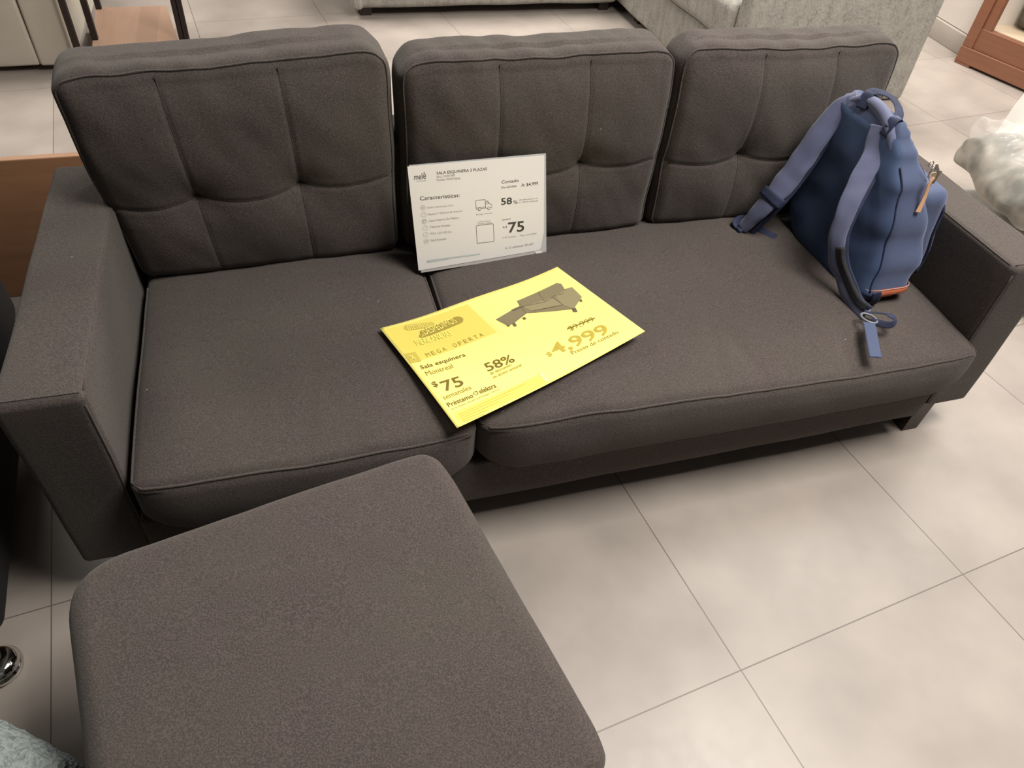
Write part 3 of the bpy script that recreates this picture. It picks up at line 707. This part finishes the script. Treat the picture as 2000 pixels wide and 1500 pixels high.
def loft(zs, n=72, off=0, t0=0, t1=2*PI, caps=True):
    V = []; F = []; cl = abs(t1-t0-2*PI) < 1e-6; m = n if cl else n+1
    for z in zs:
        for i in range(m): V.append(bag_pt(z, t0+(t1-t0)*i/n, off))
    for j in range(len(zs)-1):
        for i in range(m if cl else n):
            a = j*m+i; b = j*m+(i+1) % m; F.append((a, b, b+m, a+m))
    if caps and cl:
        for j in (0, len(zs)-1):
            c = sum((V[j*m+i] for i in range(m)), Vector())/m; c.z += .004 if j else 0; V.append(c)
            F += [(j*m+i, j*m+(i+1) % m, len(V)-1) for i in range(m)]
    return V, F
zs = [.345+.373*i/50 for i in range(51)]
body = link_mesh('body', *loft(zs), BLU, bag)
# back panel: the part of the shell that faces -x, a touch proud of it
V, F = loft([.352+.34*i/50 for i in range(51)], 40, .0035, PI*.60, PI*1.40, False)
link_mesh('back_panel', V, F, BLUD, bag)
# top roll along the upper rim of the back panel
rim = catmull([(1.741, .470, .655), (1.748, .452, .692), (1.752, .415, .716), (1.752, .372, .722), (1.750, .328, .712), (1.746, .290, .690), (1.748, .262, .655), (1.752, .245, .625)], 8)
link_mesh('padded_rim', *tube(rim, lambda t: .0135*(.45+.55*math.sin(PI*min(max(t*1.04-.02, 0), 1))**.5), 12), BLUS, bag)
# side seam and pocket seams
def on_side(z, th, off=.004): return bag_pt(z, th, off)
parts = [tube([on_side(z, 1.5*PI-.42*math.cos((z-.35)/.36*1.3)+.0) for z in [.375+.27*i/40 for i in range(41)]], .0018, 6)]
link_mesh('side_seam', *merge(parts), NAVY, bag)
parts = [tube([on_side(z, 1.5*PI+.95+.1*math.sin(z*20), .002) for z in [.372+.31*i/40 for i in range(41)]], .0022, 6)]
zp = link_mesh('main_zipper', *merge(parts), NAVY, bag)
# front pocket
def pk(p):
    u = (p.y-.20)/.24; v = (p.z-.36)/.24; q = p.copy()
    q.x += nz(p, 12, .01, 2) - .02*max(0, v-.6) - .008*max(0, .2-v)*5 - .012*(abs(2*u-1)**3)
    q.y += .22*(p.z-.36)*.35 + nz(p, 10, .006, 5); return q
V, F = rbox((1.84, .180, .362), (1.928, .42, .592), .03, (6, 14, 16), 5, pk)
fp = link_mesh('front_pocket', V, F, BLU, bag)
zpath = [pk(Vector((1.915,   .184, .385+.16*i/20))) + Vector((0, -.003, 0)) for i in range(21)] + [pk(Vector((1.912-.02*i/6, .190+.05*i/6, .565+.025*i/6))) + Vector((.002, -.002, .003)) for i in range(1, 7)]
link_mesh('zipper', *tube(zpath, .0032, 8), NAVY, fp)
link_mesh('zipper_edge', *tube([p+Vector((.007, .004, .001)) for p in zpath], .0016, 6), BLUS, fp)
# leather base patch
V, F = loft([.3465, .353, .360, .367, .374, .380], 20, .0025, 1.5*PI-.62, 1.5*PI+.75, False)
V = [v + Vector((0, 0, 0)) for v in V]
lb = link_mesh('leather_base', V, F, ORL, bag)
link_mesh('stitching', *tube([bag_pt(.3785, 1.5*PI-.6+1.33*i/20, .0035) for i in range(21)], .0007, 5), STITCH, lb)
V, F = ribbon(catmull([(1.742, .128, .355), (1.740, .120, .375), (1.735, .122, .395)], 5), .022, .003, (-.2, -1, .2)); link_mesh('strap_anchor', V, F, NAVY, bag)
# shoulder straps
VN = Vector((-.25, -.62, .74))
def wr(vf, s=26, a=.0035): return [Vector(v)+Vector((nz(v, s, a, 1), nz(v, s, a, 4), nz(v, s, a, 7))) for v in vf[0]], vf[1]
ls = catmull([(1.750, .432, .712), (1.735, .455, .680), (1.70, .454, .620), (1.67, .445, .557), (1.64, .440, .498), (1.61, .438, .450), (1.59, .448, .405), (1.578, .456, .368)], 9)
s1 = link_mesh('shoulder_strap', *wr(ribbon(ls, lambda t: .040+.016*math.sin(PI*min(t*1.15, 1))-.012*max(0, t-.85)*6, .009, lambda t: Vector((-.5, -.35, .75)), puff=.003)), BLUS, bag)
link_mesh('strap_binding', *ribbon(ls, .013, .007, lambda t: Vector((-.2, -.75, .6)), off=lambda t: -.026-.004*math.sin(PI*t)), NAVY, s1)
link_mesh('strap_band', *ribbon(ls[40:45], .066, .014, lambda t: Vector((-.5, -.35, .75)), puff=.004), NAVY, s1)
link_mesh('strap_webbing', *ribbon(catmull([(1.578, .452, .364), (1.570, .478, .372), (1.60, .49, .375), (1.62, .47, .366), (1.635, .44, .362), (1.652, .412, .3625)], 6), .022, .002, (0, -.4, 1)), NAVY, s1)
link_mesh('strap_slider', *rbox((1.562, .445, .359), (1.592, .468, .371), .004, (2, 2, 2), 3), NAVY, s1)
rs = catmull([(1.742, .316, .700), (1.732, .304, .664), (1.718, .290, .632), (1.69, .265, .585), (1.667, .243, .533), (1.660, .228, .481), (1.666, .205, .431), (1.677, .170, .396), (1.688, .125, .366), (1.698, .090, .362)], 9)
def rn(t):
    a = Vector((-.8, -.18, .5)).lerp(Vector((-.42, -.40, .8)), min(t/.25, 1)); b = Vector((-.95, .05, .3)); k = min(max((t-.42)/.35, 0), 1); return a.lerp(b, k*k*(3-2*k))
s2 = link_mesh('shoulder_strap', *wr(ribbon(rs, lambda t: .048+.012*max(0, 1-t*6)-.012*min(max(0, t-.2)*3, 1)-.012*max(0, t-.8)*2, .008, rn, puff=.002)), BLUS, bag)
link_mesh('strap_binding', *ribbon(rs, .011, .008, lambda t: (rn(t)+Vector((.15, -.5, 0))), off=lambda t: -.027+.006*min(max(0, t-.2)*3, 1)+.006*max(0, t-.8)*4), NAVY, s2)
link_mesh('mesh_lining', *ribbon(rs[48:80], .020, .0125, lambda t: rn(.7+t*.3), off=-.013), MESHM, s2)
link_mesh('strap_webbing', *ribbon(catmull([(1.694, .092, .366), (1.712, .078, .374), (1.730, .060, .380), (1.733, .040, .378), (1.715, .034, .374), (1.695, .048, .372), (1.684, .056, .370)], 7), .016, .0022, lambda t: Vector((.2, -.8, .45)) if t > .4 else Vector((-.3, .7, .5))), NAVY, s2)
link_mesh('webbing_tail', *ribbon(catmull([(1.672, .050, .374), (1.660, .026, .3735), (1.647, -.002, .3685), (1.633, -.040, .358)], 7), .026, .0022, (0, .1, 1)), BLU, s2)
V, F = tube([Vector((1.682+.014*math.cos(a)-.004*math.sin(a), .064+.018*math.sin(a), .374)) for a in [2*PI*i/24 for i in range(24)]], .0028, 8, True)
link_mesh('buckle', V, F, GPL, s2)
# carry handle
hd = catmull([(1.738, .404, .716), (1.754, .414, .728), (1.776, .414, .734), (1.796, .395, .732), (1.798, .365, .726), (1.785, .335, .719), (1.762, .314, .713), (1.738, .300, .706)], 7)
link_mesh('carry_handle', *ribbon(hd, .022, .003, (.15, -.35, 1)), NAVY, bag)
for c0, c1, c2 in (((1.733, .396, .705), (1.748, .404, .737), (1.772, .408, .724)), ((1.733, .303, .688), (1.748, .304, .724), (1.778, .316, .706))):
    link_mesh('handle_band', *ribbon(catmull([c0, c1, c2], 6), .024, .003, (-.3, 0, 1)), NAVY, bag)
# leather zip pull and key ring with small tags
pp = link_mesh('zip_pull', *ribbon(catmull([(1.812, .195, .640), (1.806, .193, .625), (1.808, .190, .600), (1.806, .186, .580), (1.802, .182, .562)], 7), lambda t: .006+.007*t, .0025, (-.1, -1, .2)), TANL, bag)
pp['label'] = 'tan leather zip pull'
V, F = tube([Vector((1.808+.007*math.cos(a), .197, .642+.009*math.sin(a))) for a in [2*PI*i/20 for i in range(20)]], .0012, 6, True)
link_mesh('pull_loop', V, F, TANL, pp)
rg = tube([Vector((1.822+.010*math.cos(a), .215+.004*math.cos(a), .640+.013*math.sin(a))) for a in [2*PI*i/24 for i in range(24)]], .0012, 6, True)
rg2 = tube([Vector((1.808+.006*math.cos(a), .215, .661+.006*math.sin(a))) for a in [2*PI*i/20 for i in range(20)]], .001, 6, True)
kr = link_mesh('key_ring', *merge([rg, rg2]), METAL, bag)
for (cx_, cz_, a, L_, W_) in ((1.832, .632, .15, .030, .010), (1.826, .612, .1, .022, .006), (1.822, .655, -.7, .024, .006)):
    V, F = rbox((cx_-W_/2, .206, cz_-L_/2), (cx_+W_/2, .2085, cz_+L_/2), .001, (2, 1, 3), 2)
    R_ = Matrix.Rotation(a, 3, 'Y'); c_ = Vector((cx_, .207, cz_)); link_mesh('metal_tag', [R_ @ (v-c_)+c_ for v in V], F, METAL, kr)

# ------------------------------------------------------------ surroundings
# light grey sectional behind
sec = thing('sectional_sofa', 'light grey textured sectional sofa standing behind the dark sofa', 'sofa', (2.6, 2.6, 0))
def cfn(p): return p + Vector((nz(p, 3, .012, 2), nz(p, 3, .008, 4), nz(p, 3, .01, 6)))
link_mesh('long_base', *rbox((.932, 3.05, .045), (2.34, 3.95, .30), .03, (30, 10, 8), 4, cfn), CHEN, sec)
link_mesh('seat_cushion', *rbox((.95, 3.03, .30), (2.33, 3.7, .44), .04, (30, 10, 4), 4, cfn), CHEN, sec)
link_mesh('arm', *rbox((.905, 3.03, .045), (.96, 3.95, .62), .02, (3, 12, 10), 4, lambda p: cfn(p)+Vector((-.10*(p.z-.045), 0, 0))), CHEN, sec)
link_mesh('chaise_base', *rbox((2.34, 1.9, .045), (3.28, 3.95, .25), .02, (16, 30, 6), 4, cfn), CHEN, sec)
link_mesh('seat_cushion', *rbox((2.325, 1.905, .25), (3.25, 3.0, .42), .035, (16, 20, 5), 4, cfn), CHEN, sec)
link_mesh('arm', *rbox((2.345, 1.83, .004), (3.311, 1.905, .66), .018, (24, 2, 16), 4, lambda p: p+Vector((nz(p, 3, .006), nz(p, 3, .006, 4), 0))), CHEN, sec)
for x, y in ((.98, 3.12), (2.28, 3.12), (2.42, 2.9), (3.2, 2.0), (3.2, 3.9), (.98, 3.9)): leg(x, y, .06, sec, .03, .03)
# beige sofa, top left
bs = thing('armchair', 'beige upholstered armchair at the top left corner behind the metal framed table', 'armchair', (-.9, 2.9, 0))
link_mesh('front_panel', *rbox((-1.6, 2.53, .028), (-.425, 2.9, .42), .012, (20, 4, 8), 3, cfn), BEIGE, bs)
link_mesh('arm', *rbox((-.424, 2.525, .026), (-.285, 3.4, .66), .012, (6, 12, 12), 3), BEIGE, bs)
link_mesh('seat_cushion', *rbox((-1.6, 2.50, .30), (-.435, 3.3, .46), .04, (20, 10, 4), 4), noise_mat('grey_white_cushion', srgb(176, 172, 168), srgb(184, 180, 176), 6, 3, .85), bs)
for x, y in ((-.5, 2.62), (-1.5, 2.62), (-.36, 3.3)): leg(x, y, .032, bs, .03, .03)
# metal framed table with wooden lower shelf
tb = thing('side_table', 'black metal framed table with a pale wood lower shelf behind the left back cushion', 'table', (-.05, 2.7, 0))
def bar(a, b, s=.011):
    a, b = Vector(a), Vector(b); lo = Vector([min(a[k], b[k])-s for k in range(3)]); hi = Vector([max(a[k], b[k])+s for k in range(3)]); return rbox(lo, hi, .002, (1, 1, 1), 1)
V = [(-.236, 2.972, .1), (.058, 2.981, .1), (.128, 2.48, .1), (-.206, 2.46, .1)]; V = [Vector(v) for v in V]
link_mesh('shelf', *thicken(V, [(0, 1, 2, 3)], Vector((0, 0, -.02))), WOODT, tb, smooth=False)
for x, y, z0 in ((-.262, 2.50, 0), (-.205, 2.60, .1), (-.222, 2.96, .1), (.135, 2.56, 0), (.152, 2.56, 0)):
    link_mesh('leg', *rbox((x-.012, y-.012, z0), (x+.012, y+.012, .7), .002, (1, 1, 1), 1), BLK, tb, smooth=False)
link_mesh('crossbar', *rbox((-.262, 2.49, .045), (.135, 2.51, .065), .002, (1, 1, 1), 1), BLK, tb, smooth=False)
V, F = rbox((-.28, 2.45, .70), (.17, 3.0, .725), .004, (1, 1, 1), 1); link_mesh('tabletop', V, F, WOODT, tb, smooth=False)
# brown board behind the left arm
bd = thing('low_cabinet', 'brown wooden low cabinet seen behind the left sofa arm', 'cabinet', (-.5, 1.15, 0))
link_mesh('side_panel', *rbox((-1.2, 1.0, .0), (.05, 1.022, .404), .003, (1, 1, 1), 1), WOODB, bd, smooth=False)
link_mesh('side_panel', *rbox((-1.2, 1.022, .0), (-1.178, 1.03, .404), .003, (1, 1, 1), 1), WOODB, bd, smooth=False)
# black chair on the left with a chrome foot
bc = thing('recliner_chair', 'black upholstered chair with a chrome foot, cut off by the left edge', 'chair', (-.5, .2, 0))
M_ = Matrix.Rotation(math.radians(5), 3, 'Z')
V, F = rbox((-.70, -.10, .06), (-.12, .70, .44), .03, (6, 8, 6), 4); pv = Vector((-.12, -.1, 0)); V = [M_ @ (v-pv)+pv for v in V]
link_mesh('seat_body', V, F, BLKF, bc)
V, F = rbox((-.24, -.06, .30), (-.125, .62, .64), .03, (3, 8, 6), 4); V = [M_ @ (v-pv)+pv for v in V]; link_mesh('arm', V, F, BLKF, bc)  # arm out of view, added to block light from the floor at left
V, F = rbox((-.72, .62, .10), (-.13, .80, 1.0), .06, (6, 8, 6), 4); V = [M_ @ (v-pv)+pv for v in V]; link_mesh('added_backrest', V, F, BLKF, bc)  # tall back, mostly out of view, added to keep rear light off the floor
prof = [(0, .034), (.020, .034), (.030, .030), (.036, .020), (.0365, .016), (.0395, .014), (.0395, .008), (.037, .004), (.037, 0), (0, 0)]
V = []; F = []; n = 40
for r_, z_ in prof:
    for i in range(n): V.append((-.150+r_*math.cos(2*PI*i/n), -.128+r_*math.sin(2*PI*i/n), z_))
for j in range(len(prof)-1):
    for i in range(n): F.append((j*n+i, j*n+(i+1) % n, (j+1)*n+(i+1) % n, (j+1)*n+i))
link_mesh('foot', V, F, CHROME, bc)['label'] = 'round chrome foot'
link_mesh('foot_stem', *tube([(-.162, -.11, .03), (-.162, -.09, .08)], .016, 12), BLKF, bc)
# boucle pouf at the bottom left
R_ = math.radians(-38)
V, F = rbox((-.50, -.95, .0), (.0, -.385, .30), .05, (60, 60, 30), 6, lambda p: p + Vector((nz(p, 90, .003, 1), nz(p, 90, .003, 2), nz(p, 90, .004, 3)))*1.0)
pv = Vector((0, -.385, 0)); M_ = Matrix.Rotation(R_, 3, 'Z'); V = [M_ @ (v-pv) + Vector((.114, -.457, 0)) for v in V]
tag(link_mesh('pouf', V, F, BOUC), 'pale grey boucle pouf peeking in at the bottom left corner', 'pouf')
# reddish wooden cabinet, top right
cb = thing('wooden_cabinet', 'reddish brown wooden display cabinet at the top right corner', 'cabinet', (4.1, 1.9, 0))
cd = (Vector((4.048, 1.825, 0))-Vector((3.948, 2.214, 0))).normalized(); cn = Vector((-cd.y, cd.x, 0)); cn = cn if cn.x > 0 else -cn; c0 = Vector((3.948, 2.225, 0))
def cbx(name, a0, a1, d0, d1, z0, z1, mat, r=.003):
    V, F = rbox((a0, d0, z0), (a1, d1, z1), r, (1, 1, 1), 2); return link_mesh(name, [c0+cd*v.x+cn*v.y+Vector((0, 0, v.z)) for v in V], F, mat, cb, smooth=False)
cbx('plinth', 0, 1.2, 0, .05, .012, .085, WOODR); cbx('foot', 0, .09, .002, .06, 0, .012, WOODR); cbx('foot', 1.1, 1.2, .002, .06, 0, .012, WOODR)
cbx('frame_rail', .0, 1.2, .012, .05, .085, .185, WOODR); cbx('frame_post', 0, .055, .004, .05, .085, 1.2, WOODR); cbx('frame_post', .055, .10, .014, .045, .085, 1.2, WOODR)
cbx('side_panel', 0, .02, .05, .45, .012, 1.2, WOODR)
cbx('bottom_shelf', .02, 1.2, .05, .45, .165, .19, noise_mat('pale_shelf', srgb(208, 186, 160), srgb(214, 194, 168), 5, 2, .6)); cbx('back_panel', .02, 1.2, .44, .45, .19, 1.2, GAP)
V, F = rbox((.12, .17, .20), (1.1, .42, .62), .04, (8, 4, 6), 4, cfn)
tag(link_mesh('cushion', [c0+cd*v.x+cn*v.y+Vector((0, 0, v.z)) for v in V], F, noise_mat('dark_grey_cushion', srgb(96, 92, 86), srgb(112, 106, 98), 30, 4, .95, .6, 200)), 'dark grey cushion inside the reddish wooden cabinet', 'cushion')
# plastic wrapped cushions at the right
def blob(lo, hi, r, s1, a1, s2, a2, seed, rot, piv):
    fn = lambda p: p + Vector((nz(p, s1, a1, seed), nz(p, s1, a1, seed+5), nz(p, s1, a1, seed+9))) + Vector((nz(p, s2, a2, seed), nz(p, s2, a2, seed+5), nz(p, s2, a2, seed+9)))
    return rbox(lo, hi, r, (26, 26, 12), 5, fn, rot, piv)
FILM = bpy.data.materials.new('clear_plastic_film'); FILM.use_nodes = True; nt = FILM.node_tree; b = nt.nodes['Principled BSDF']
b.inputs['Base Color'].default_value = (.9, .89, .87, 1); b.inputs['Roughness'].default_value = .18; b.inputs['Alpha'].default_value = .13; b.inputs['Specular IOR Level'].default_value = 1.0
pw = thing('wrapped_cushion', 'grey cushion in clear plastic wrap beside the right sofa arm', 'cushion', (3.1, .9, 0), 'plastic wrapped cushions')
rt_ = math.radians(-12)
link_mesh('cushion_body', *blob((2.74, .50, .17), (3.45, 1.02, .32), .08, 5, .04, 14, .015, 3, rt_, (2.7, .9, 0)), PLG, pw)
link_mesh('plastic_wrap', *blob((2.80, .50, .165), (3.48, 1.05, .345), .05, 6, .06, 18, .03, 8, rt_, (2.7, .9, 0)), FILM, pw)
pw2 = thing('wrapped_cushion', 'white cushion in crinkled plastic wrap lying under the grey wrapped one', 'cushion', (2.9, .7, 0), 'plastic wrapped cushions')
link_mesh('cushion_body', *blob((2.74, .30, .0), (3.5, .98, .10), .05, 5, .02, 14, .008, 13, rt_, (2.7, .9, 0)), PLW, pw2)
link_mesh('plastic_wrap', *blob((2.74, .29, .0), (3.53, 1.01, .115), .04, 6, .03, 22, .02, 18, rt_, (2.7, .9, 0)), FILM, pw2)
pw3 = thing('wrapped_cushion', 'white plastic wrapped cushion standing behind the grey wrapped one', 'cushion', (3.4, 1.3, 0), 'plastic wrapped cushions')
link_mesh('cushion_body', *blob((3.22, 1.12, .0), (4.0, 1.3, .34), .05, 4, .03, 12, .01, 23, rt_, (3.0, 1.1, 0)), PLW, pw3)
